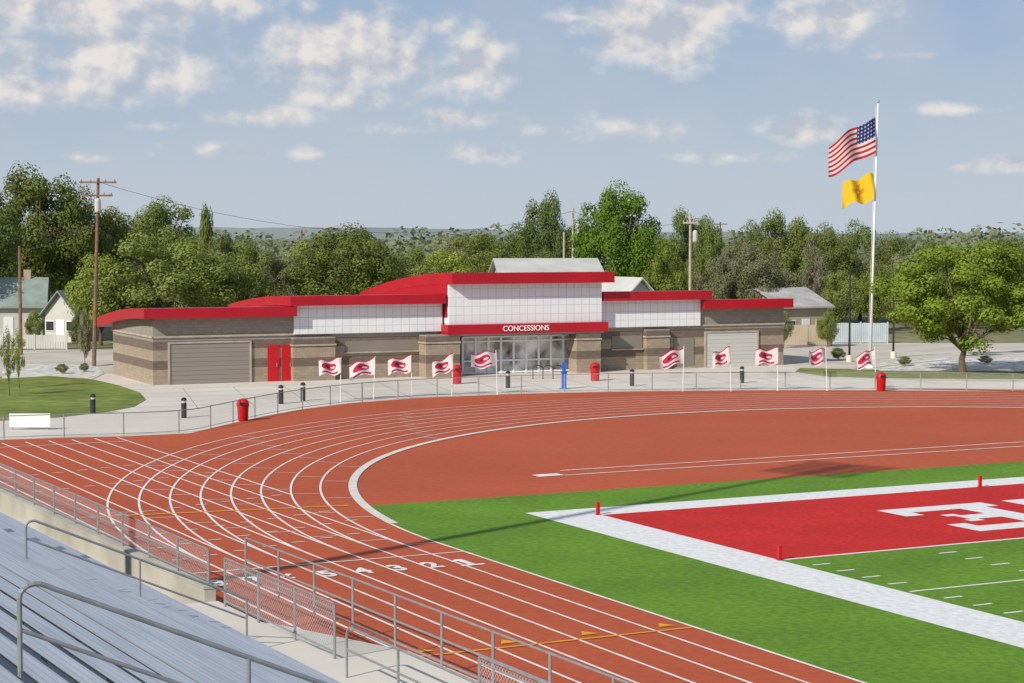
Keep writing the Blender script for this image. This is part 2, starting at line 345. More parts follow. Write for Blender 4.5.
# ------------------------------------------------------------ concession building
BO = (-23.9,130.9); BA = math.atan2(.415,.91)
def bs(px, d=0.0):
    t = (px-512)/F; return (t*(130.9+.91*d)+23.9+.415*d)/(.91-.415*t)
def bz(px, py, d=0.0):
    s_ = bs(px, d); return HT(130.9+.415*s_+.91*d, py)
bl = thing('concession_building', 'long banded block concession building with stepped red curved roofs behind the track', 'building', (*BO,0), BA)
sL, sM1, sC1, sC2, sM2, sR = 0, bs(293), bs(441), bs(598), bs(699), bs(784)
def roofpts(d0, dd, zt, drop, th):
    top = []; n = 14
    for i in range(n+1):
        q = i/n; top.append((d0+(dd-d0)*q, zt-drop*q**1.8))
    return top+[(y, z-th) for y, z in reversed(top)]
def roof_z(d, d0, dd, zt, drop): q = max(0, (d-d0)/(dd-d0)); return zt-drop*q**1.8
zl, zm, zc = bz(200,308,-1), bz(350,295.5,-1), bz(520,272.5,-1.6)
def wall_prof(dw0, dw1, d0, dd, zt, drop, th, zb=0):
    n = 10; top = [(dw0+(dw1-dw0)*i/n, roof_z(dw0+(dw1-dw0)*i/n, d0, dd, zt, drop)-th+.02) for i in range(n+1)]
    return [(dw0, zb)]+top+[(dw1, zb)]
for nm_, a, b in (('left', sL, sM1), ('right', sM2, sR)):
    MB().prof(a, b, wall_prof(0, 11.5, -.9, 13, zl, 1.1, .68)).build('wall', M['block'], bl)
    a2 = a-.8 if nm_ == 'left' else a; b2 = b+.3 if nm_ == 'right' else b
    MB().prof(a2, b2, roofpts(-.9, 13, zl, 1.1, .68)).build('roof', M['red'], bl)
zwb = bz(350, 333)
for a, b in ((sM1, sC1), (sC2, sM2)):
    MB().box(a, b, .0, 12.5, 0, zwb).build('wall', M['block'], bl)
    MB().prof(a, b, wall_prof(-.25, 12.5, -.9, 14, zm, 1.05, .66, zwb)).build('upper_panel', M['panel'], bl)
MB().prof(sM1-.5, sC1, roofpts(-.95, 14, zm, 1.05, .66)).build('roof', M['red'], bl)
MB().prof(sC2, sM2+.6, roofpts(-.95, 14, zm, 1.05, .66)).build('roof', M['red'], bl)
z2 = bz(520,323.5,-1.2); z3 = bz(520,333,-1.2)
MB().prof(sC1+.2, sC2-.2, wall_prof(-1.0, 15.5, -1.7, 17, zc, 1.85, .78, z2)).build('upper_panel', M['panel'], bl)
MB().prof(sC1+.1, sC2+.45, roofpts(-1.8, 17, zc, 1.85, .78)).build('roof', M['red'], bl)
MB().prof(sC1+.12, sC1+.19, wall_prof(-.75, 15.8, -1.8, 17, zc, 1.85, .80, 4.2)).build('side_cladding', M['red'], bl)
MB().box(sC1-.1, sC2+.1, -1.5, 1.5, z3, z2).build('sign_band', M['red'], bl)
MB().box(sC1+.2, sC2-.2, -1.35, 3, z3-.12, z3-.002).build('soffit', M['soffit'], bl)
me = text_mesh('CONCESSIONS', .54, .02, .006); me.materials.clear(); me.materials.append(M['white'])
o = bpy.data.objects.new('sign_lettering', me); C.objects.link(o); o.parent = bl
sx = (bs(503,-1.5)+bs(549,-1.5))/2; o.location = (sx, -1.53, (z2+z3)/2); o.rotation_euler = (R(90),0,0)
wd = max(v.co.x for v in me.vertices)-min(v.co.x for v in me.vertices); o.scale = ((bs(549,-1.5)-bs(503,-1.5))/wd, 1, 1)
MB().box(sC1+.2, sC2-.2, 3.0, 15.4, 0, z2-.01).build('wall', M['interior'], bl)
def pier(a, b, d0, dep, h):
    p = MB().box(a, b, d0, d0+dep, 0, h).build('pier', M['block'], bl)
    MB().box(a-.06, b+.06, d0-.06, d0+dep, h*.80, h*.80+.12).build('stone_course', M['stone'], p)
pier(bs(426,-1.4), bs(460,-1.4), -1.4, 1.35, z3-.01)
pier(bs(577,-1.4), bs(601,-1.4), -1.4, 1.35, z3-.01)
pier(bs(293,-.6), bs(335,-.6), -.6, .6, zwb-.2)
pier(bs(647,-.5), bs(670,-.5), -.5, .5, zwb-.2)
for a, b in ((sL-.05, sM1), (sM2, sR+.05), (sM1, sC1-1.2), (sC2+.6, sM2)):
    MB().box(a, b, -.09, -.002, bz(350,334), bz(350,334)+.14).build('stone_course', M['stone'], bl)
MB().box(-.09, -.002, -.09, 11.5, bz(350,334), bz(350,334)+.14).build('stone_course', M['stone'], bl)
def garage(p0, p1, pt, m):
    a, b = bs(p0), bs(p1); h = bz(p0, pt)
    d = MB().box(a, b, -.06, -.004, 0.02, h).build('garage_door', m, bl)
    fr = MB().box(a-.12, a, -.12, -.003, 0, h+.12).box(b, b+.12, -.12, -.003, 0, h+.12).box(a, b, -.12, -.003, h+.002, h+.12)
    fr.build('door_frame', M['stone'], d)
garage(169, 249, 344, M['rollup']); garage(706, 757, 333, M['rolluppale'])
def reddoor(p0, p1):
    a, b = bs(p0), bs(p1); h = bz(p0, 345)
    d = MB().box(a, b, -.07, -.004, .02, h).build('red_door', M['redplastic'], bl)
    MB().tube((b-.18,-.12,1.0),(b-.18,-.12,1.25),.03).build('door_handle', M['pipe'], d)
    return d
reddoor(267,278.5); reddoor(281,292)
for p0, p1, t0, t1 in ((345,420,341,352), (612,642,336,349), (674,694,338,368)):
    a, b = bs(p0), bs(p1); z0, z1 = bz(p0, t1), bz(p0, t0)
    if p0 == 674: z0 = .12
    w = MB().box(a, b, -.05, -.004, z0, z1).build('shutter', M['garage'], bl)
    MB().box(a-.08, b+.08, -.16, -.003, z0-.1, z0-.002).build('sill', M['stone'], w)
ga, gb = bs(462,.6), bs(575,.6); n = 9; zt = z3-.30
fr = MB(); pw = (gb-ga)/n
for i in range(n+1): fr.box(ga+i*pw-.08, ga+i*pw+.08, .45, .62, 0.02, zt)
for z in (.05, .9, 2.3, zt-.08): fr.box(ga+.081, gb-.081, .47, .60, z, z+.12)
sf = fr.build('window_front', M['white'], bl)
for i in range(n): MB().box(ga+i*pw+.082, ga+(i+1)*pw-.082, .53, .55, .02, zt-.09).build('pane', M['glass'], sf)
MB().box(sC1+.2, ga-.09, .6, 2.99, 0, z3-.13).build('wall', M['block'], bl)
MB().box(gb+.09, sC2-.2, .6, 2.99, 0, z3-.13).build('wall', M['block'], bl)
# ------------------------------------------------------------ perimeter fence
def walk(pts, step):
    P = [Vector(p) for p in pts]; out = []; d = 0
    for a, b in zip(P, P[1:]):
        l = (b-a).length; t = d
        while t < l: out.append(tuple(a+(b-a)*(t/l))); t += step
        d = t-l
    out.append(tuple(P[-1])); return out
def smoothp(pts, it=2):
    for _ in range(it):
        q = [pts[0]]
        for a, b in zip(pts, pts[1:]):
            q += [(a[0]*.75+b[0]*.25, a[1]*.75+b[1]*.25), (a[0]*.25+b[0]*.75, a[1]*.25+b[1]*.75)]
        q.append(pts[-1]); pts = q
    return pts
fl = smoothp([W(x, y-.6) for x, y in fence_px] + [(40.7,119),(50.5,112)])
fpos = walk(fl, 2.9); fo = (*fpos[0], 0)
ft = thing('perimeter_fence', 'low galvanised chain link fence curving along the outside of the track', 'fence', fo)
for x, y in fpos: MB().tube((x,y,0),(x,y,1.17),.035).build('post', M['pipe'], ft, off=fo)
MB().path([(x,y,1.15) for x, y in fl], .025, 6).build('top_rail', M['pipe'], ft, off=fo)
MB().path([(x,y,.12) for x, y in fl], .016, 6).build('bottom_rail', M['pipe'], ft, off=fo)
q = MB()
for a, b in zip(fl, fl[1:]): q.add([(*a,.13),(*b,.13),(*b,1.13),(*a,1.13)], [(0,1,2,3)])
q.build('wire_mesh', M['chainfar'], ft, off=fo)
# ------------------------------------------------------------ raised walkway, stands, near fences
DK = 1.0
def sstruct(mb, name, m, off=(16,40,0)):
    o = mb.build(name, m, None, 'structure', off=off); o.location = (*S(off[0], off[1]), 0); o.rotation_euler = (0,0,SA); return o
sstruct(MB().box(13.0,18.35,-12,38.8,0,DK-.12).box(13.0,16.7,38.8,46.4,0,DK-.123), 'raised_walkway', M['concrete'])
sstruct(MB().box(13.0,16.35,46.4,96,0,.55), 'raised_walkway', M['tanwalk'])
pw_ = MB().box(16.352,16.65,46.4,96,0,1.20).box(16.32,16.68,46.38,96,1.202,1.27)
o = pw_.build('parapet_wall', M['tanwalk'], None, off=(16.5,46.4,0)); o.location = (*S(16.5,46.4),0); o.rotation_euler = (0,0,SA); tag(o, 'tan concrete parapet wall under the far railing beside the bleachers', 'wall')
rp = MB(); rp.add([(16.76,38.8,0),(18.35,38.8,0),(18.35,47.6,0),(16.76,47.6,0),(16.76,38.8,DK-.13),(18.35,38.8,DK-.13)], [(4,5,2,3),(0,4,3),(1,2,5),(0,1,5,4),(0,3,2,1)])
sstruct(rp, 'access_ramp', M['concrete'])
DK = .88
SX = 15.6; SZ = .90; RU, RI = .76, .335
sb = thing('bleachers', 'silver aluminium bleachers descending to the track walkway', 'bleachers', (*S(SX,40),0), SA)
so = (SX,40,0)
for k in range(17):
    x = SX-RU*k; z = SZ+RI*k
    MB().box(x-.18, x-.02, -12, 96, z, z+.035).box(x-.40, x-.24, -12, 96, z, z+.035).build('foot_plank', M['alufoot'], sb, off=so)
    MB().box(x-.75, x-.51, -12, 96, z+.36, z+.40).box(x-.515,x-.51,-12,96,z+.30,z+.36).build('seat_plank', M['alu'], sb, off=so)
    MB().box(x-.75, x-.735, -12, 96, z-.05, z+.30).build('riser', M['alushade'], sb, off=so)
fr = MB()
for b in range(-10, 96, 4):
    for k in range(17):
        x = SX-RU*k; z = SZ+RI*k
        fr.box(x-.66, x-.60, b, b+.06, z+.035, z+.36)
        fr.box(x-.34, x-.29, b, b+.06, 0, z-.002)
fr.build('support_frame', M['alushade'], sb, off=so)
def fence_run(name, label, a, b0, b1, z, h, step, mesh=True, rails=(1.0,), m='pipe', r=.03):
    off = (a, b0, 0); t = thing(name, label, 'fence', (*S(a,b0),0), SA)
    n = max(1, round((b1-b0)/step))
    for i in range(n+1):
        b = b0+(b1-b0)*i/n; MB().tube((a,b,z-.02),(a,b,z+h-.01),r*1.1).build('post', M[m], t, off=off)
    for q in rails: MB().tube((a,b0,z+h*q),(a,b1,z+h*q),r*.8).build('rail', M[m], t, off=off)
    if mesh: MB().add([(a,b0,z+.08),(a,b1,z+.08),(a,b1,z+h*.97),(a,b0,z+h*.97)], [(0,1,2,3)]).build('wire_mesh', M['chain'], t, off=off)
    return t
fence_run('walkway_fence', 'chain link fence on top of the tan parapet wall at left', 16.5, 46.5, 94, 1.27, .90, 2.4, True, (1.0, .12, .55))
fence_run('gate_panel_fence', 'small chain link gate panel left of centre beside the upper ramp', 16.6, 38.8, 45.6, DK, 1.2, 2.3, True, (1.0, .12, .9))
fence_run('trackside_railing', 'open pipe railing on the track edge of the concrete walkway', 18.2, 16.0, 48.4, DK, 1.2, 2.3, False, (1.0, .52, .12))
fence_run('lower_panel_fence', 'chain link panel with heavy top rail at the bottom of the photo beside the walkway', 16.9, 14.0, 32.6, DK, 1.2, 2.4, True, (1.0, .12, .9))
def foot_z(a): return SZ+max(0, (SX-a))/RU*RI
def stair_rail(label, a0, a1, b, h, posts, r, m):
    off = (a0, b, 0); t = thing('handrail', label, 'handrail', (*S(a0,b),0), SA)
    zt = lambda a: foot_z(a)+h
    rr = .2; pts = [(a0-.02,b,foot_z(a0)), (a0-.02,b,zt(a0)-rr)]
    for i in range(1,6):
        q = R(90*i/5); pts.append((a0-.02+rr*(1-math.cos(q)), b, zt(a0)-rr+rr*math.sin(q)-.08*i/5))
    pts.append((a1,b,zt(a1))); MB().path(pts, r).build('top_rail', M[m], t, off=off)
    MB().tube((a0,b,zt(a0)-h*.45),(a1,b,zt(a1)-h*.45),r*.85).build('mid_rail', M[m], t, off=off)
    for a in posts: MB().tube((a,b,foot_z(a)-.1),(a,b,zt(a)),r).build('post', M[m], t, off=off)
stair_rail('upper descending pipe handrail standing among the bleacher rows at left', 10.4, 15.2, 40.4, .97, (12.8,15.2), .026, 'pipe')
stair_rail('large descending pipe handrail nearest the camera at the bottom left', 4.55, 12.2, 17.9, 1.10, (6.75,9.3,12.2), .025, 'pipe')
def bent_rail(label, a0, b0, b1, zt, h, posts, r, m='pipe'):
    off = (a0, b0, 0); t = thing('handrail', label, 'handrail', (*S(a0,b0),0), SA)
    rr = .22; pts = [(a0,b1,zt-h)]
    for i in range(7):
        q = R(90*i/6); pts.append((a0, b1-rr+rr*math.cos(q), zt-rr+rr*math.sin(q)))
    pts.append((a0,b0,zt)); MB().path(pts, r).build('top_rail', M[m], t, off=off)
    MB().tube((a0,b0,zt-h*.45),(a0,b1,zt-h*.45),r*.85).build('mid_rail', M[m], t, off=off)
    for b in posts: MB().tube((a0,b,zt-h),(a0,b,zt),r).build('post', M[m], t, off=off)
bent_rail('curved grey handrail on the concrete walkway below the chain link panel', 16.1, 26.5, 37.0, 1.95, 1.07, (34.5, 30.5), .028, 'pipe')
# ------------------------------------------------------------ flags
def cloth(name, nu, nv, fn, m, parent):
    vs = []; uv = []
    for j_ in range(nv+1):
        for i in range(nu+1): vs.append(fn(i/nu, j_/nv)); uv.append((i/nu, 1-j_/nv))
    fs = [(j_*(nu+1)+i, j_*(nu+1)+i+1, (j_+1)*(nu+1)+i+1, (j_+1)*(nu+1)+i) for j_ in range(nv) for i in range(nu)]
    me = bpy.data.meshes.new(name); me.from_pydata(vs, [], fs); l = me.uv_layers.new(name='UVMap')
    for lp in me.loops: l.data[lp.index].uv = uv[lp.vertex_index]
    for p in me.polygons: p.use_smooth = True
    me.materials.append(m); o = bpy.data.objects.new(name, me); C.objects.link(o); o.parent = parent; return o
class NG:
    def __init__(s, nt): s.nt = nt
    def m(s, op, a, b=None, c=None):
        n = s.nt.nodes.new('ShaderNodeMath'); n.operation = op
        for i, x in enumerate((a, b, c)):
            if x is None: continue
            if isinstance(x, (int, float)): n.inputs[i].default_value = x
            else: s.nt.links.new(x, n.inputs[i])
        return n.outputs[0]
    def mix(s, f, a, b):
        n = s.nt.nodes.new('ShaderNodeMix'); n.data_type = 'RGBA'
        for i, x in ((0, f), (6, a), (7, b)):
            if isinstance(x, tuple): n.inputs[i].default_value = (*x, 1)
            elif isinstance(x, (int, float)): n.inputs[i].default_value = x
            else: s.nt.links.new(x, n.inputs[i])
        return n.outputs[2]
def flagmat(name, fn):
    m = bpy.data.materials.new(name); m.use_nodes = True; nt = m.node_tree; g = NG(nt); b = nt.nodes['Principled BSDF']; b.inputs['Roughness'].default_value = .7
    uvn = nt.nodes.new('ShaderNodeTexCoord'); sp = nt.nodes.new('ShaderNodeSeparateXYZ'); nt.links.new(uvn.outputs['UV'], sp.inputs[0])
    col = fn(g, sp.outputs[0], sp.outputs[1]); nt.links.new(col, b.inputs['Base Color'])
    out = nt.nodes['Material Output']; t = nt.nodes.new('ShaderNodeBsdfTranslucent'); ms = nt.nodes.new('ShaderNodeMixShader'); ms.inputs[0].default_value = .3
    nt.links.new(col, t.inputs[0]); nt.links.new(b.outputs[0], ms.inputs[1]); nt.links.new(t.outputs[0], ms.inputs[2]); nt.links.new(ms.outputs[0], out.inputs[0])
    return m
def us(g, u, v):
    st = g.m('LESS_THAN', g.m('FRACT', g.m('MULTIPLY', v, 6.5)), .5)
    c = g.mix(st, (.75,.74,.72), (.55,.02,.03))
    can = g.m('MULTIPLY', g.m('LESS_THAN', u, .4), g.m('GREATER_THAN', v, .4615))
    fu = g.m('SUBTRACT', g.m('FRACT', g.m('MULTIPLY', u, 15)), .5); fv = g.m('SUBTRACT', g.m('FRACT', g.m('MULTIPLY', v, 9.5)), .5)
    star = g.m('LESS_THAN', g.m('ADD', g.m('MULTIPLY', fu, fu), g.m('MULTIPLY', fv, fv)), .05)
    bc = g.mix(star, (.02,.03,.17), (.6,.6,.6))
    return g.mix(can, c, bc)
def nm(g, u, v):
    x = g.m('MULTIPLY', g.m('SUBTRACT', u, .5), 1.5); y = g.m('SUBTRACT', v, .5)
    ax = g.m('ABSOLUTE', x); ay = g.m('ABSOLUTE', y)
    r = g.m('SQRT', g.m('ADD', g.m('MULTIPLY', x, x), g.m('MULTIPLY', y, y)))
    ring = g.m('LESS_THAN', g.m('ABSOLUTE', g.m('SUBTRACT', r, .11)), .022)
    def ray(p, q):
        s1 = g.m('MULTIPLY', g.m('LESS_THAN', p, .10), g.m('LESS_THAN', g.m('FRACT', g.m('MULTIPLY', g.m('ADD', p, .0125), 20)), .5))
        return g.m('MULTIPLY', s1, g.m('MULTIPLY', g.m('GREATER_THAN', q, .13), g.m('LESS_THAN', q, .32)))
    return g.mix(g.m('MAXIMUM', ring, g.m('MAXIMUM', ray(ax, ay), ray(ay, ax))), (.90,.60,.02), (.60,.10,.02))
def team(g, u, v):
    x = g.m('SUBTRACT', u, .55); y = g.m('SUBTRACT', v, .55)
    e = g.m('ADD', g.m('MULTIPLY', g.m('MULTIPLY', x, x), 10), g.m('MULTIPLY', g.m('MULTIPLY', y, y), 16))
    blob = g.m('LESS_THAN', e, 1.0)
    x2 = g.m('SUBTRACT', u, .40); y2 = g.m('SUBTRACT', v, .52)
    e2_ = g.m('ADD', g.m('MULTIPLY', g.m('MULTIPLY', x2, x2), 90), g.m('MULTIPLY', g.m('MULTIPLY', y2, y2), 240))
    blob = g.m('MULTIPLY', blob, g.m('GREATER_THAN', e2_, 1.0))
    x3 = g.m('SUBTRACT', u, .60); y3 = g.m('SUBTRACT', v, .56)
    dk = g.m('LESS_THAN', g.m('ADD', g.m('MULTIPLY', g.m('MULTIPLY', x3, x3), 160), g.m('MULTIPLY', g.m('MULTIPLY', y3, y3), 110)), 1.0)
    bar = g.m('MULTIPLY', g.m('LESS_THAN', v, .2), g.m('MULTIPLY', g.m('GREATER_THAN', v, .08), g.m('MULTIPLY', g.m('GREATER_THAN', u, .15), g.m('LESS_THAN', u, .85))))
    edge = g.m('GREATER_THAN', v, .93)
    c = g.mix(g.m('MAXIMUM', blob, g.m('MAXIMUM', bar, edge)), (.78,.76,.75), (.56,.02,.08))
    return g.mix(dk, c, (.10,.02,.03))
MUS, MNM, MTM = flagmat('stripes_flag', us), flagmat('sun_flag', nm), flagmat('team_flag', team)
fx, fy = W(870, 368); FH = HT(fy, 103)
fpz = thing('flagpole', 'tall white flagpole rising beside the concession building', 'flagpole', (fx,fy,0))
MB().tube((0,0,0),(.40,0,FH),.12,.055,12).build('pole', M['white'], fpz, smooth=True)
MB().lathe(.40,0,[(.01,FH-.05),(.09,FH+.02),(.12,FH+.11),(.09,FH+.20),(.01,FH+.24)],12).build('finial', M['stone'], fpz)
MB().lathe(0,0,[(.35,0),(.35,.08),(.2,.2),(.16,.25)],16).build('base_collar', M['white'], fpz)
MB().tube((-.16,0,1),(.24,0,FH-.3),.012,.012,5).build('halyard', M['white'], fpz)
ppm = F/fy
def usf(u, v):
    ln_ = 48/ppm; h = 36/ppm
    return (-u*ln_*(.98-.05*math.sin(3*u))+.20, -.34*math.sin(u*10+v*1.8)-u*.6, -v*h*(1-.12*u) - u*1.75 - .28*math.sin(u*8+v)*u - .25*u*u)
t = thing('national_flag', 'stars and stripes flag flying near the top of the tall flagpole', 'flag', (fx,fy,HT(fy,117))); cloth('flag_cloth', 40, 20, usf, MUS, t)
def nmf(u, v):
    ln_ = 31/ppm; h = 27/ppm
    return (-u*ln_+.12, -.3*math.sin(u*10+v*2)-u*.3, -v*h*(1-.15*u) - .75*u**1.3 + .16*math.sin(u*9+v*2))
t = thing('state_flag', 'yellow flag with red sun symbol flying below the stars and stripes', 'flag', (fx,fy,HT(fy,174))); cloth('flag_cloth', 30, 16, nmf, MNM, t)
sfl = [(341,403,357),(375,401,356),(411,399,355),(453,397,353),(496,396,350),(684,393,346),(730,393,346),(778,392.5,347),(826,392.5,347),(875,391,347)]
ordn = ['leftmost','second from left','third from left','fourth from left','fifth from left','sixth from left','seventh from left','eighth from left','ninth from left','rightmost']
for i, (px, py, tp) in enumerate(sfl):
    x, y = W(px, py-1); y += .25; z = HT(y, tp); lean = rnd.uniform(-.12,.12)
    t = thing('team_flag', 'small red and white flag at the track fence, '+ordn[i]+' in the row', 'flag', (x,y,0), 0, 'small flags along the track fence')
    MB().tube((lean,0,0),(0,0,z),.032,.02,6).build('pole', M['white'], t)
    ph = rnd.uniform(0,6); k = rnd.uniform(.80,1.1) * (.75 if i in (6,8,9) else 1); dr = rnd.uniform(.1,.6)
    def sff(u, v, ph=ph, k=k, z=z, dr=dr):
        ppm_ = F/y
        return (-u*24/ppm_*k, -.20*math.sin(u*8+ph+v)-u*.15, z-.05-v*16/ppm_*(1-.1*u) - dr*u + .10*math.sin(u*8+ph+v*1.5))
    cloth('flag_cloth', 16, 8, sff, MTM, t)
# ------------------------------------------------------------ plaza furniture
def bin_(px, py, label, s=1.0, first=[None]):
    x, y = W(px, py)
    if first[0] is None:
        t = thing('trash_bin', label, 'trash bin', (x,y,.01), 0, 'red trash bins around the plaza')
        MB().lathe(0,0,[(.30,0),(.33,.05),(.36,.85),(.38,.9),(.38,.95)],20).build('body', M['redplastic'], t, smooth=True)
        MB().lathe(0,0,[(.40,.95),(.41,1.02),(.38,1.2),(.28,1.34),(.12,1.42),(.01,1.44)],20).build('lid', M['redplastic'], t, smooth=True)
        MB().box(-.16,.16,-.415,-.36,1.0,1.2).build('flap', M['black'], t); first[0] = t
    else:
        t = dup(first[0], (x,y,.01), rnd.uniform(-.4,.4), label)
    t.scale = (s,)*3
bin_(243,421,'red trash bin on the plaza at left beside the fence',.85)
bin_(457,384,'red trash bin before the left pier of the entrance',.9); bin_(595,381,'red trash bin at the right pier of the entrance',.9); bin_(881,391,'red trash bin at the far right by the fence below the flagpole',.85)
x, y = W(564, 389)
t = thing('drinking_fountain', 'blue pedestal drinking fountain in front of the entrance', 'fountain', (x,y,.01))
MB().box(-.16,.16,-.14,.14,0,1.0).build('pedestal', M['blue'], t); MB().lathe(0,-.1,[(.10,.98),(.24,1.08),(.24,1.15),(.2,1.15)],14).build('basin', M['blue'], t)
MB().box(-.12,.12,.0,.14,1.0,1.75).build('bottle_filler', M['blue'], t); MB().box(-.30,.30,-.25,.2,0,.05).build('base', M['blue'], t)
def bollard(px, py, label, first=[None]):
    x, y = W(px, py)
    if first[0] is None:
        t = thing('bollard', label, 'bollard', (x,y,.01), 0, 'dark bollards on the plaza')
        MB().lathe(0,0,[(.15,0),(.15,.82)],14).build('post', M['black'], t, smooth=False)
        MB().lathe(0,0,[(.12,.82),(.12,.95)],14).build('light_ring', M['paledoor'], t)
        MB().lathe(0,0,[(.16,.95),(.16,1.02),(.10,1.1),(.01,1.13)],14).build('cap', M['black'], t); first[0] = t
    else: dup(first[0], (x,y,.01), 0, label)
for px, py, lb_ in ((93,414,'dark bollard at the edge of the lawn'),(184,418,'dark bollard left of the first red trash bin'),(281,404,'dark bollard right of the first red trash bin'),(303,401,'dark bollard before the left brown pier'),(508,388,'dark bollard left of the blue fountain'),(742,383,'dark bollard before the pale garage door'),(632,386,'dark bollard right of the entrance')):
    bollard(px, py, lb_)
for i, px in enumerate((538,548,558)):
    x, y = W(px, 379); t = thing('bike_rack', ['black bike rack loop left of the blue fountain, farthest left','black bike rack loop left of the blue fountain, middle one','black bike rack loop nearest the blue fountain'][i], 'bike rack', (x,y,.01), 0, 'bike rack loops at the entrance')
    MB().path([(-.35,0,0),(-.35,0,.7),(-.25,0,.88),(0,0,.95),(.25,0,.88),(.35,0,.7),(.35,0,0)], .03, 6).build('hoop', M['black'], t)
    MB().box(-.42,-.28,-.07,.07,0,.02).build('foot_plate', M['black'], t); MB().box(.28,.42,-.07,.07,0,.02).build('foot_plate', M['black'], t)
x, y = W(30, 430)
t = thing('notice_board', 'blank white board hung on the fence below the lawn', 'sign', (x,y,0), 0)
MB().box(-1.05,1.05,-.03,.0,.15,.85).build('board', M['white'], t); MB().tube((-.9,.03,0),(-.9,.03,.8),.03).build('leg', M['pipe'], t); MB().tube((.9,.03,0),(.9,.03,.8),.03).build('leg', M['pipe'], t)
def lamp(px, Y, tp, label):
    x = XX(px, Y); z = HT(Y, tp); t = thing('lamp_post', label, 'lamp post', (x,Y,0), 0, 'dark lamp posts beside the lot')
    MB().tube((0,0,0),(0,0,z),.10,.06).build('pole', M['black'], t); MB().box(-.1,1.0,-.05,.05,z-.12,z-.02).build('arm', M['black'], t)
    MB().box(.7,1.35,-.18,.18,z-.2,z-.06).build('lamp_head', M['black'], t); MB().lathe(0,0,[(.25,0),(.25,.5),(.12,.55)],12).build('base', M['concrete'], t)
lamp(850,155,268,'dark lamp post left of the flagpole'); lamp(894,160,300,'short dark lamp post right of the flagpole')
def panel_fence(px0, px1, Y, h, m, label):
    x0, x1 = XX(px0,Y), XX(px1,Y); t = thing('panel_fence', label, 'fence', (x0,Y,0)); n = max(2, round((x1-x0)/2.4)); st = (x1-x0)/n
    for i in range(n+1): MB().box(i*st-.06,i*st+.06,-.08,.06,0,h+.08).build('post', M[m], t)
    for i in range(n):
        q_ = MB()
        for k_ in range(12): q_.box(i*st+.07+k_*(st-.14)/12, i*st+.07+(k_+.9)*(st-.14)/12, -.03, .0, .06, h-rnd.uniform(0,.04))
        q_.build('fence_panel', M[m], t)
panel_fence(784, 832, 178, 1.9, 'walltan', 'tan board fence behind the right end of the concession building')
panel_fence(834, 888, 182, 1.9, 'paleblue', 'pale grey blue board fence behind the flagpole')
panel_fence(-30, 66, 172, 1.3, 'wallwhite', 'low white fence before the houses at the far left')
# ------------------------------------------------------------ houses
def house(px, Y, wpx, ridge_py, eave, dep, rz, wall, roof, label, chim=False, gable_front=False):
    w = wpx*Y/F; t = thing('house', label, 'house', (XX(px,Y),Y,0), rz); zr = HT(Y, ridge_py); ze = eave
    if gable_front:
        MB().add([(-w/2,0,0),(w/2,0,0),(w/2,0,ze),(0,0,zr-.1),(-w/2,0,ze),(-w/2,dep,0),(w/2,dep,0),(w/2,dep,ze),(0,dep,zr-.1),(-w/2,dep,ze)],
                 [(0,1,2,3,4),(9,8,7,6,5),(1,6,7,2),(0,4,9,5)]).build('wall', M[wall], t)
        sl = (zr-ze)/(w/2); o_ = .5
        r = MB()
        for s_ in (-1,1):
            r.add([(0,-.5,zr),(s_*(w/2+o_),-.5,ze-sl*o_),(s_*(w/2+o_),dep+.5,ze-sl*o_),(0,dep+.5,zr),(0,-.5,zr+.15),(s_*(w/2+o_),-.5,ze-sl*o_+.15),(s_*(w/2+o_),dep+.5,ze-sl*o_+.15),(0,dep+.5,zr+.15)],
                  [(0,1,2,3),(4,7,6,5),(0,4,5,1),(1,5,6,2),(2,6,7,3)])
    else:
        MB().prof(-w/2, w/2, [(0,0),(0,ze),(dep/2,zr-.1),(dep,ze),(dep,0)]).build('wall', M[wall], t)
        sl = (zr-ze)/(dep/2); r = MB().prof(-w/2-.5, w/2+.5, [(-.5,ze-sl*.5),(-.5,ze-sl*.5+.15),(dep/2,zr+.15),(dep+.5,ze-sl*.5+.15),(dep+.5,ze-sl*.5),(dep/2,zr)])
    ro = r.build('roof', M[roof], t)
    if chim: MB().box(w*.2,w*.2+.7,dep*.5-.35,dep*.5+.35,zr-.6,zr+.9).build('chimney', M['walltan'], ro)
    for i in range(3):
        c = -w*.33+w*.33*i
        if i == 1:
            MB().box(c-.45,c+.45,-.05,-.003,.05,2.1).build('door', M['white'], t)
        else:
            f_ = MB().box(c-.5,c+.5,-.07,-.003,1.0,2.0).build('window', M['white'], t); MB().box(c-.42,c+.42,-.08,-.072,1.08,1.92).build('pane', M['black'], f_)
house(8,190,66,280,3.2,10,.20,'wallwhite','roofgreen','white house with grey green roof at the far left edge',True)
house(60,184,36,292,2.8,7,-.35,'wallwhite','roofgreen','small cream house with gable end right of the far left house',False,True)
house(553,183,98,260.5,6.0,12,.1,'walltan','roofpale','long building with pale metal roof behind the centre of the concession building')
house(640,176,34,279,4.6,7,.5,'wallwhite','roofpale','small white gabled house right of the pale roofed building',False,True)
house(806,186,54,290,3.3,8,.5,'walltan','roofgrey','low tan house with grey roof behind the right end of the concession building')
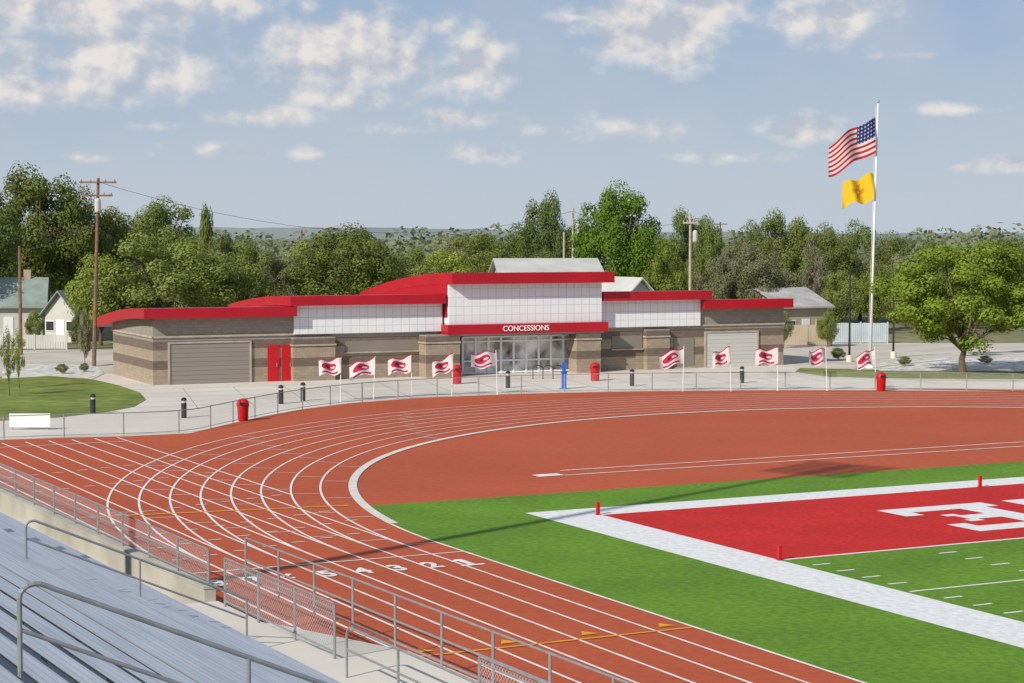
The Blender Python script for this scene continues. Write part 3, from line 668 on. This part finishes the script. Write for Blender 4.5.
# ------------------------------------------------------------ poles and wires
def upole(px, Y, tp, label, m='wood', arms=((0.,1.2),), tr=0, r=.17, lean=0):
    x = XX(px,Y); z = HT(Y,tp); t = thing('utility_pole', label, 'utility pole', (x,Y,0))
    MB().tube((0,0,0),(lean,0,z),r,r*.65,8).build('pole', M[m], t)
    for dz, w in arms:
        a_ = MB().box(lean-w,lean+w,-.24,-.12,z-.4-dz,z-.26-dz).build('crossarm', M[m], t)
        for q_ in (-.9,-.4,.4,.9): MB().lathe(lean+q_*w,-.18,[(.04,z-.26-dz),(.07,z-.2-dz),(.05,z-.1-dz),(.01,z-.08-dz)],6).build('insulator', M['stone'], a_)
    for i in range(tr):
        MB().lathe((-1)**i*.45,-.1,[(.2,z-2.6),(.24,z-2.5),(.24,z-1.7),(.2,z-1.6),(.05,z-1.5)],10).build('transformer', M['paledoor'], t)
    return (x+lean, Y, z)
p1 = upole(93,150,178,'tall dark wooden utility pole with crossarms behind the left wing',arms=((0,1.4),(1.0,1.1)),tr=1,lean=.5)
p0 = upole(20,165,246,'shorter wooden pole at the far left before the houses',arms=())
p2 = upole(573,200,208,'pale wooden pole behind the pale roofed building, right one of two','palewood',arms=(),tr=1)
p2b = upole(564,202,232,'pale wooden pole behind the pale roofed building, left one of two','palewood',arms=())
p3 = upole(690,185,214,'pale wooden utility pole with transformers right of the round bright tree','palewood',arms=((.5,.7),),tr=1)
p4 = upole(302,330,230,'distant thin utility pole left of centre',arms=((0,1.0),))
p5 = upole(720,300,222,'distant thin pole among the trees right of centre',arms=((0,1.0),))
def wire(a, b, sag, label):
    o_ = Vector(a); pts = []
    for i in range(25):
        q_ = i/24; p = Vector(a).lerp(Vector(b), q_); p.z -= sag*4*q_*(1-q_); pts.append(tuple(p-o_))
    w = MB().path(pts, .018, 4).build('power_line', M['wire'], None); w.location = o_; tag(w, label, 'power line')
wire((p1[0],p1[1],p1[2]-.3), (p2[0],p2[1],p2[2]-.3), 3.0, 'upper power line from the tall dark pole to the pale pole in the centre')
wire((p1[0],p1[1],p1[2]-3.6), (-70,150,HT(150,262)), 1.0, 'power line from the tall dark pole out of the left edge')
wire((p0[0],p0[1],p0[2]-.3), (p1[0],p1[1],p1[2]-3.0), .6, 'power line between the short left pole and the tall dark pole')
wire((p2[0],p2[1],p2[2]-.3), (p3[0],p3[1],p3[2]-.6), 1.0, 'power line between the pale pole in the centre and the pole on its right')
# ------------------------------------------------------------ trees
def crown_mesh(name, seed, ncl, nleaf, cs, ls, rx=.5, z0=.2, shape='round', rmin=.25):
    g = np.random.default_rng(seed); cl = []
    while len(cl) < ncl:
        d = g.normal(size=3); d /= np.linalg.norm(d); r = .92*g.uniform(rmin, 1)**.4
        p = d*r; zc = (p[2]+1)/2
        wide = 1.0
        if shape == 'oval': wide = .85+.15*math.sin(math.pi*min(1, zc*1.1))
        if shape == 'spread': wide = .80+.25*zc if zc < .6 else 1.0
        if shape == 'drape': wide = 1.0+.12*math.sin(3*math.atan2(p[1],p[0])+1)
        cl.append((p[0]*(rx-cs*.8)*wide, p[1]*(rx-cs*.8)*wide, z0+cs*.7+(1-z0-cs*1.5)*zc))
    P = []; N = []
    cl = np.array(cl); sz = g.uniform(.7, 1.15, ncl)*cs
    per = nleaf//ncl
    for c, s_ in zip(cl, sz):
        d = g.normal(size=(per,3)); d /= np.linalg.norm(d, axis=1)[:,None]; r = g.uniform(.15,1,per)**.4
        lump = 1+.15*np.sin(d[:,0]*5+c[0]*40)*np.cos(d[:,2]*5+c[1]*40)
        P.append(c+d*(r*s_*lump)[:,None]*np.array([1,1,.82])); n = d*1.6+g.normal(size=(per,3))*.42+np.array([0,0,.25]); N.append(n/np.linalg.norm(n, axis=1)[:,None])
    P = np.vstack(P); N = np.vstack(N); m = len(P)
    a = np.cross(N, g.normal(size=(m,3))); a /= np.linalg.norm(a, axis=1)[:,None]; b = np.cross(N, a)
    s1 = (ls*g.uniform(.6,1.4,m))[:,None]; s2 = s1*g.uniform(.6,1.,m)[:,None]
    V = np.stack([P-a*s1, P-b*s2, P+a*s1, P+b*s2], 1).reshape(-1,3)
    me = bpy.data.meshes.new(name); me.from_pydata(V.tolist(), [], [(4*i,4*i+1,4*i+2,4*i+3) for i in range(m)]); me.materials.append(L['mid']); return me, cl
def trunk_mesh(name, seed, cl, z0, r=.022, n=7, low=.6):
    g = random.Random(seed); mb = MB()
    pts = [(0,0,0),(g.uniform(-.01,.01),g.uniform(-.01,.01),z0*.5),(g.uniform(-.02,.02),g.uniform(-.02,.02),z0*low+.05)]
    mb.tube(pts[0],pts[1],r*1.3,r); mb.tube(pts[1],pts[2],r,r*.85)
    idx = list(range(len(cl))); g.shuffle(idx)
    for i in idx[:n]:
        c = Vector(cl[i]); s_ = Vector(pts[2]); m1 = s_.lerp(c,.45)+Vector((0,0,.03)); mb.tube(s_,m1,r*.55,r*.35,6); mb.tube(m1,c,r*.35,r*.1,6)
        c2 = Vector(cl[g.choice(idx)]); mb.tube(m1, m1.lerp(c2,.5), r*.25, r*.08, 5)
    me = bpy.data.meshes.new(name); me.from_pydata(mb.v, [], mb.f); me.materials.append(M['trunk']); return me
VAR = {}
def var(key, seed, ncl, nleaf, cs, ls, z0, shape, tr=.022):
    cm, cl = crown_mesh('crown', seed, ncl, nleaf, cs, ls, .5, z0, shape); VAR[key] = (cm, trunk_mesh('trunk', seed, cl, max(z0,.12), tr))
var('r1', 1, 60, 20000, .125, .0088, .04, 'round'); var('r2', 2, 54, 16000, .125, .0095, .05, 'oval'); var('r3', 3, 50, 17000, .135, .0095, .03, 'spread')
var('r4', 4, 44, 14000, .135, .0105, .05, 'oval'); var('dense', 5, 100, 30000, .11, .0082, .04, 'round'); var('col', 6, 30, 5000, .18, .022, .06, 'column'); var('thin', 7, 22, 2600, .13, .014, .15, 'oval')
def tree(px, Y, tp, wpx, key, leaf, label, group=None, base=0):
    h = HT(Y,tp); w = wpx*Y/F; t = thing('tree', label, 'tree', (XX(px,Y),Y,base), rnd.uniform(0,6.28), group)
    t.scale = (w, w, h)
    cm, tm = VAR[key]
    a = bpy.data.objects.new('trunk', tm); C.objects.link(a); a.parent = t
    b = bpy.data.objects.new('crown', cm); C.objects.link(b); b.parent = t
    b.material_slots[0].link = 'OBJECT'; b.material_slots[0].material = L[leaf]
    return t
TR = [
 (-25,215,168,130,'dense','dark'),(38,235,150,146,'dense','mid'),(78,240,178,90,'r1','mid'),(112,245,196,84,'r3','mid'),(158,255,186,112,'dense','mid'),(208,240,187,20,'col','mid'),
 (165,180,221,176,'dense','mid'),(100,178,242,80,'r4','lime'),(242,185,232,100,'r1','mid'),(278,200,240,90,'dense','sage'),(345,190,212,142,'dense','mid'),(305,205,232,90,'r3','lime'),
 (405,225,238,90,'dense','mid'),(440,230,242,100,'r3','lime'),(482,240,221,114,'dense','mid'),(452,250,232,90,'r1','sage'),(522,240,218,74,'r1','dark'),(545,225,178,72,'dense','dark'),
 (618,200,167,116,'dense','bright'),(575,235,214,60,'r1','dark'),(662,197,228,56,'r1','lime'),(690,230,197,80,'dense','dark'),(710,215,212,56,'r1','mid'),
 (722,195,246,70,'r1','sage'),(748,190,227,82,'dense','sage'),(786,225,199,92,'dense','mid'),(755,240,214,66,'r1','dark'),(778,197,260,66,'r4','sage'),(812,196,226,34,'thin','grey'),(828,220,213,76,'dense','mid'),
 (860,230,214,80,'r1','dark'),(842,196,262,54,'r4','mid'),(893,225,226,76,'r1','mid'),(905,215,244,70,'r4','sage'),(1012,215,226,90,'dense','mid'),(1050,190,213,104,'r3','mid'),(990,225,234,90,'r1','mid'),
 (930,235,232,90,'r3','dark'),(876,205,256,64,'r3','lime'),(640,230,238,66,'r3','mid'),(500,225,244,84,'r3','mid'),(370,215,232,90,'r1','mid'),(190,215,232,92,'r1','mid'),(-60,190,200,110,'r3','mid'),(430,205,256,66,'r4','mid'),
 (545,215,242,64,'r3','dark'),(34,178,306,24,'r4','mid'),(76,172,310,22,'r3','dark'),(784,174,306,24,'r4','sage'),(828,176,308,30,'r3','mid'),(915,200,262,64,'r1','lime'),(960,210,250,90,'dense','mid'),(385,200,250,76,'r3','dark'),(235,230,224,84,'dense','dark')]
desc = {'dark':'dark green','mid':'mid green','bright':'bright green','sage':'sage green','lime':'yellowish','grey':'greyish'}
near = ['left of the tall dark pole','right of the tall dark pole','behind the left wing roof','behind the curved left roof','behind the entrance roof','beside the round bright tree','behind the right wing','near the flagpole','at the right edge']
lim = (90,200,280,420,560,670,780,900,9999); ks = []
for px, Y, tp, w, k, lf in TR:
    zone = next(i for i, b in enumerate(lim) if px < b); size = 'tall' if tp < 205 else ('medium' if tp < 238 else 'low')
    ks.append((size, lf, 'spreading' if k in ('r1','r3','dense') else 'upright', zone))
for i, (px, Y, tp, w, k, lf) in enumerate(TR):
    same = sorted((TR[j_][0], j_) for j_ in range(len(TR)) if ks[j_] == ks[i]); size, _, form, zone = ks[i]
    if px == 618: lab = 'large round bright green tree behind the right of the entrance'
    elif px == 208: lab = 'narrow columnar tree rising above its neighbours at left'
    elif px == 812: lab = 'thin greyish half bare tree left of the flagpole'
    else:
        rank = '' if len(same) == 1 else ', '+['first','second','third','fourth','fifth','sixth'][[s_[1] for s_ in same].index(i)]+' from left'
        lab = f'{size} {desc[lf]} {form} tree {near[zone]}{rank}'
    tree(px, Y, tp, w, k, lf, lab)
cm, cl = crown_mesh('crown', 29, 110, 46000, .082, .0072, .5, .10, 'drape', .10); VAR['near'] = (cm, trunk_mesh('trunk', 21, cl, .20, .016, 14, .5))
tree(964, W(956,374)[1], 226, 200, 'near', 'fresh', 'broad leafy tree with forked trunk standing on gravel at the right')
tree(8, 122, 318, 22, 'thin', 'mid', 'young staked tree on the lawn at the left edge'); tree(18, 128, 322, 22, 'thin', 'lime', 'young thin tree on the lawn right of the edge tree'); tree(84, 150, 300, 16, 'col', 'sage', 'slender shrub like tree beside the tall dark pole')
def shrub(px, py, h, w, leaf, label):
    x, y = W(px, py); t = thing('shrub', label, 'shrub', (x,y,0), rnd.uniform(0,6), None); t.scale = (w,w,h)
    b = bpy.data.objects.new('foliage', VAR['r4'][0]); C.objects.link(b); b.parent = t; b.location = (0,0,-.05); b.material_slots[0].link = 'OBJECT'; b.material_slots[0].material = L[leaf]
    s_ = bpy.data.objects.new('stem', VAR['r4'][1]); C.objects.link(s_); s_.parent = t
shrub(62,374,.9,1.2,'mid','small green shrub on the white gravel bed, left'); shrub(84,372,.8,1.0,'sage','small sage shrub on the white gravel bed near the pole')
shrub(905,366,.9,1.3,'mid','small green shrub on the gravel left of the broad tree'); shrub(985,364,.8,1.4,'sage','small sage shrub on the gravel right of the broad tree'); shrub(838,360,1.2,1.6,'mid','round shrub left of the flagpole base')
g = np.random.default_rng(9); n = 60000
bx = g.uniform(-200, 200, 600); by = g.uniform(255, 560, 600); br = g.uniform(3, 7, 600); bh = g.uniform(6, 12.0, 600)*(1-.03*(by-255)/250)
idx = g.integers(0, 600, n); d = g.normal(size=(n,3)); d /= np.linalg.norm(d, axis=1)[:,None]
P = np.stack([bx[idx]+d[:,0]*br[idx], by[idx]+d[:,1]*br[idx], bh[idx]*.5+d[:,2]*bh[idx]*.5], 1)*1.0
N = d+g.normal(size=(n,3))*.4; N /= np.linalg.norm(N, axis=1)[:,None]; a = np.cross(N, g.normal(size=(n,3))); a /= np.linalg.norm(a, axis=1)[:,None]; b = np.cross(N, a)
s1 = g.uniform(.3,.8,n)[:,None]; V = np.stack([P-a*s1, P-b*s1*.7, P+a*s1, P+b*s1*.7], 1).reshape(-1,3)
me = bpy.data.meshes.new('distant_wood'); me.from_pydata(V.tolist(), [], [(4*i,4*i+1,4*i+2,4*i+3) for i in range(n)]); me.materials.append(L['far'])
o = bpy.data.objects.new('distant_wood', me); C.objects.link(o); o['kind'] = 'stuff'; tag(o, 'far band of low trees reaching back towards the horizon', 'wood')
hm = MB(); vs = []; n = 120
for i in range(n+1):
    px = -300+1700*i/n; Y = 4500; q_ = 1/(1+math.exp((px-500)/90)); z = 10+(6.5*q_+2.0+.5*math.sin(px*.02)+.3*math.sin(px*.07)+.25*math.sin(px*.31))*Y/F
    vs += [(XX(px,Y),Y,0),(XX(px,Y)*1.02,Y+200,z)]
hm.add(vs, [(2*i,2*i+2,2*i+3,2*i+1) for i in range(n)]); hm.build('hills', M['hill'], kind='structure')
# ------------------------------------------------------------ stadium light pole behind the stands (casts the long shadow)
EL = 32.0; sd = Vector((.63,.77)).normalized(); hL = 38.0
tip = Vector(W(850,466)); bp_ = tip-sd*(hL/math.tan(R(EL)))
t = thing('floodlight_mast', 'tall stadium floodlight mast behind the bleachers', 'floodlight mast', (bp_.x,bp_.y,0), math.atan2(sd.y,sd.x)-R(90))
MB().tube((0,0,0),(0,0,hL),.36,.16,12).build('pole', M['pipe'], t)
for k in range(3):
    a_ = MB().box(-2.0,2.0,-.08,.08,hL-.5-k*1.0,hL-.35-k*1.0).build('crossarm', M['pipe'], t)
    for q_ in range(6): MB().lathe(-1.8+q_*.72,.25,[(.12,hL-.3-k),(.30,hL-.05-k),(.32,hL-.02-k)],10).build('floodlight', M['pipe'], a_)
# ------------------------------------------------------------ camera, sun, sky
cam = bpy.data.cameras.new('camera'); cam.sensor_width = 36; cam.lens = F*36/1024; cam.clip_end = 20000; cam.clip_start = .1
co = bpy.data.objects.new('camera', cam); C.objects.link(co); co.location = (0,0,HC); co.rotation_euler = (R(90)-TH, 0, 0); bpy.context.scene.camera = co
sun = bpy.data.lights.new('sun', 'SUN'); sun.energy = 4.5; sun.angle = R(.5); sun.color = (1,.94,.84)
so_ = bpy.data.objects.new('sun', sun); C.objects.link(so_)
ldir = Vector((sd.x*math.cos(R(EL)), sd.y*math.cos(R(EL)), -math.sin(R(EL)))); so_.rotation_euler = ldir.to_track_quat('-Z','Y').to_euler(); so_.location = (-40,-40,60)
wd_ = bpy.data.worlds.new('World'); bpy.context.scene.world = wd_; wd_.use_nodes = True; nt = wd_.node_tree; g = NG(nt)
bg = nt.nodes['Background']; bg.inputs[1].default_value = .1
sky = nt.nodes.new('ShaderNodeTexSky'); sky.sky_type = 'NISHITA'; sky.sun_disc = False; sky.sun_elevation = R(EL); sky.sun_rotation = math.atan2(-sd.x,-sd.y); sky.air_density = 1.0; sky.dust_density = .6; sky.ozone_density = 1.5
tc = nt.nodes.new('ShaderNodeTexCoord'); sp = nt.nodes.new('ShaderNodeSeparateXYZ'); nt.links.new(tc.outputs['Generated'], sp.inputs[0])
az = g.m('ARCTAN2', sp.outputs[0], sp.outputs[1]); el = g.m('ARCSINE', sp.outputs[2])
cb = nt.nodes.new('ShaderNodeCombineXYZ'); nt.links.new(az, cb.inputs[0]); nt.links.new(el, cb.inputs[1])
pv = cb.outputs[0]
clouds = [(25,10,100,34,1.25),(100,22,80,30,1.15),(190,8,90,24,1.3),(30,95,150,18,1.25),(125,60,50,34,1.4),(20,64,70,22,1.1),(165,82,60,24,1.2),(310,12,22,14,1.),(345,54,78,38,1.55),(300,40,44,22,1.15),(475,64,32,34,1.5),(432,28,36,12,1.1),
 (410,58,26,28,1.),(345,98,66,15,1.1),(490,155,40,12,1.15),(270,118,76,13,1.0),(220,150,100,11,.8),(658,27,66,38,1.55),(695,8,44,22,1.3),(835,20,58,28,1.3),(800,129,34,14,1.4),(632,130,70,17,.95),(465,118,56,12,1.0),(390,130,60,10,.75),
 (1005,165,54,11,.95),(960,114,60,9,.8),(720,158,100,10,.7),(545,132,46,10,.7),(905,60,60,8,.5),(150,128,50,10,.65),(310,156,44,10,.75),(575,20,50,9,.65),(90,160,70,8,.5)]
cur = None
for px, py, w, h, op in clouds:
    s_ = nt.nodes.new('ShaderNodeVectorMath'); s_.operation = 'SUBTRACT'; nt.links.new(pv, s_.inputs[0]); s_.inputs[1].default_value = (math.atan((px-512)/F), math.atan((235-py)/F), 0)
    m_ = nt.nodes.new('ShaderNodeVectorMath'); m_.operation = 'MULTIPLY'; nt.links.new(s_.outputs[0], m_.inputs[0]); m_.inputs[1].default_value = (F/w/1.1, F/h/1.1, 0)
    l_ = nt.nodes.new('ShaderNodeVectorMath'); l_.operation = 'LENGTH'; nt.links.new(m_.outputs[0], l_.inputs[0])
    v_ = g.m('SUBTRACT', op, g.m('MULTIPLY', l_.outputs['Value'], 1.25))
    cur = v_ if cur is None else g.m('MAXIMUM', cur, v_)
cur = g.m('MAXIMUM', cur, -1.4)
def noise(vec, scale, detail, rough=.55, off=None):
    if off:
        a_ = nt.nodes.new('ShaderNodeVectorMath'); nt.links.new(vec, a_.inputs[0]); a_.inputs[1].default_value = off; vec = a_.outputs[0]
    mp = nt.nodes.new('ShaderNodeVectorMath'); mp.operation = 'MULTIPLY'; nt.links.new(vec, mp.inputs[0]); mp.inputs[1].default_value = (1,1.25,1)
    n_ = nt.nodes.new('ShaderNodeTexNoise'); n_.inputs['Scale'].default_value = scale; n_.inputs['Detail'].default_value = detail; n_.inputs['Roughness'].default_value = rough
    nt.links.new(mp.outputs[0], n_.inputs['Vector']); return n_.outputs[0]
n1 = noise(pv, 40, 8, .56); n1b = noise(pv, 40, 4, .5, (.005,-.006,0)); n1c = noise(pv, 40, 4, .5)
dens = g.m('ADD', cur, g.m('MULTIPLY', g.m('SUBTRACT', n1, .51), 2.8))
mr = nt.nodes.new('ShaderNodeMapRange'); mr.interpolation_type = 'SMOOTHSTEP'; mr.inputs[1].default_value = -.25; mr.inputs[2].default_value = 1.05; nt.links.new(dens, mr.inputs[0])
thick = nt.nodes.new('ShaderNodeMapRange'); thick.inputs[1].default_value = .2; thick.inputs[2].default_value = 1.6; thick.inputs[3].default_value = .12; thick.inputs[4].default_value = -.12; nt.links.new(dens, thick.inputs[0])
lit = g.m('ADD', g.m('ADD', .5, thick.outputs[0]), g.m('MULTIPLY', g.m('SUBTRACT', n1c, n1b), 5.0))
litc = nt.nodes.new('ShaderNodeClamp'); nt.links.new(lit, litc.inputs[0])
ccol = g.mix(litc.outputs[0], (5.0,5.25,6.0), (8.3,7.8,7.4))
n3 = noise(pv, 12, 6, .55)
veil = nt.nodes.new('ShaderNodeMapRange'); veil.inputs[1].default_value = .36; veil.inputs[2].default_value = .68; veil.inputs[4].default_value = .5; nt.links.new(n3, veil.inputs[0])
# aerial haze: the low sky is pale blue, deepening with elevation, over the sky model
eg = nt.nodes.new('ShaderNodeMapRange'); eg.interpolation_type = 'SMOOTHSTEP'; eg.inputs[1].default_value = -.02; eg.inputs[2].default_value = .14; nt.links.new(el, eg.inputs[0])
hz = g.mix(eg.outputs[0], (5.1,5.85,6.8), (2.85,4.0,6.0))
hf = nt.nodes.new('ShaderNodeMapRange'); hf.inputs[1].default_value = .05; hf.inputs[2].default_value = .6; hf.inputs[3].default_value = .88; hf.inputs[4].default_value = .25; nt.links.new(el, hf.inputs[0])
c_ = g.mix(hf.outputs[0], sky.outputs[0], hz)
c0 = g.mix(veil.outputs[0], c_, (5.3,5.7,6.4))
c1 = g.mix(g.m('MULTIPLY', mr.outputs[0], .92), c0, ccol)
nt.links.new(c1, bg.inputs[0])
sc = bpy.context.scene; sc.view_settings.view_transform = 'Standard'; sc.view_settings.look = 'None'; sc.view_settings.exposure = 0
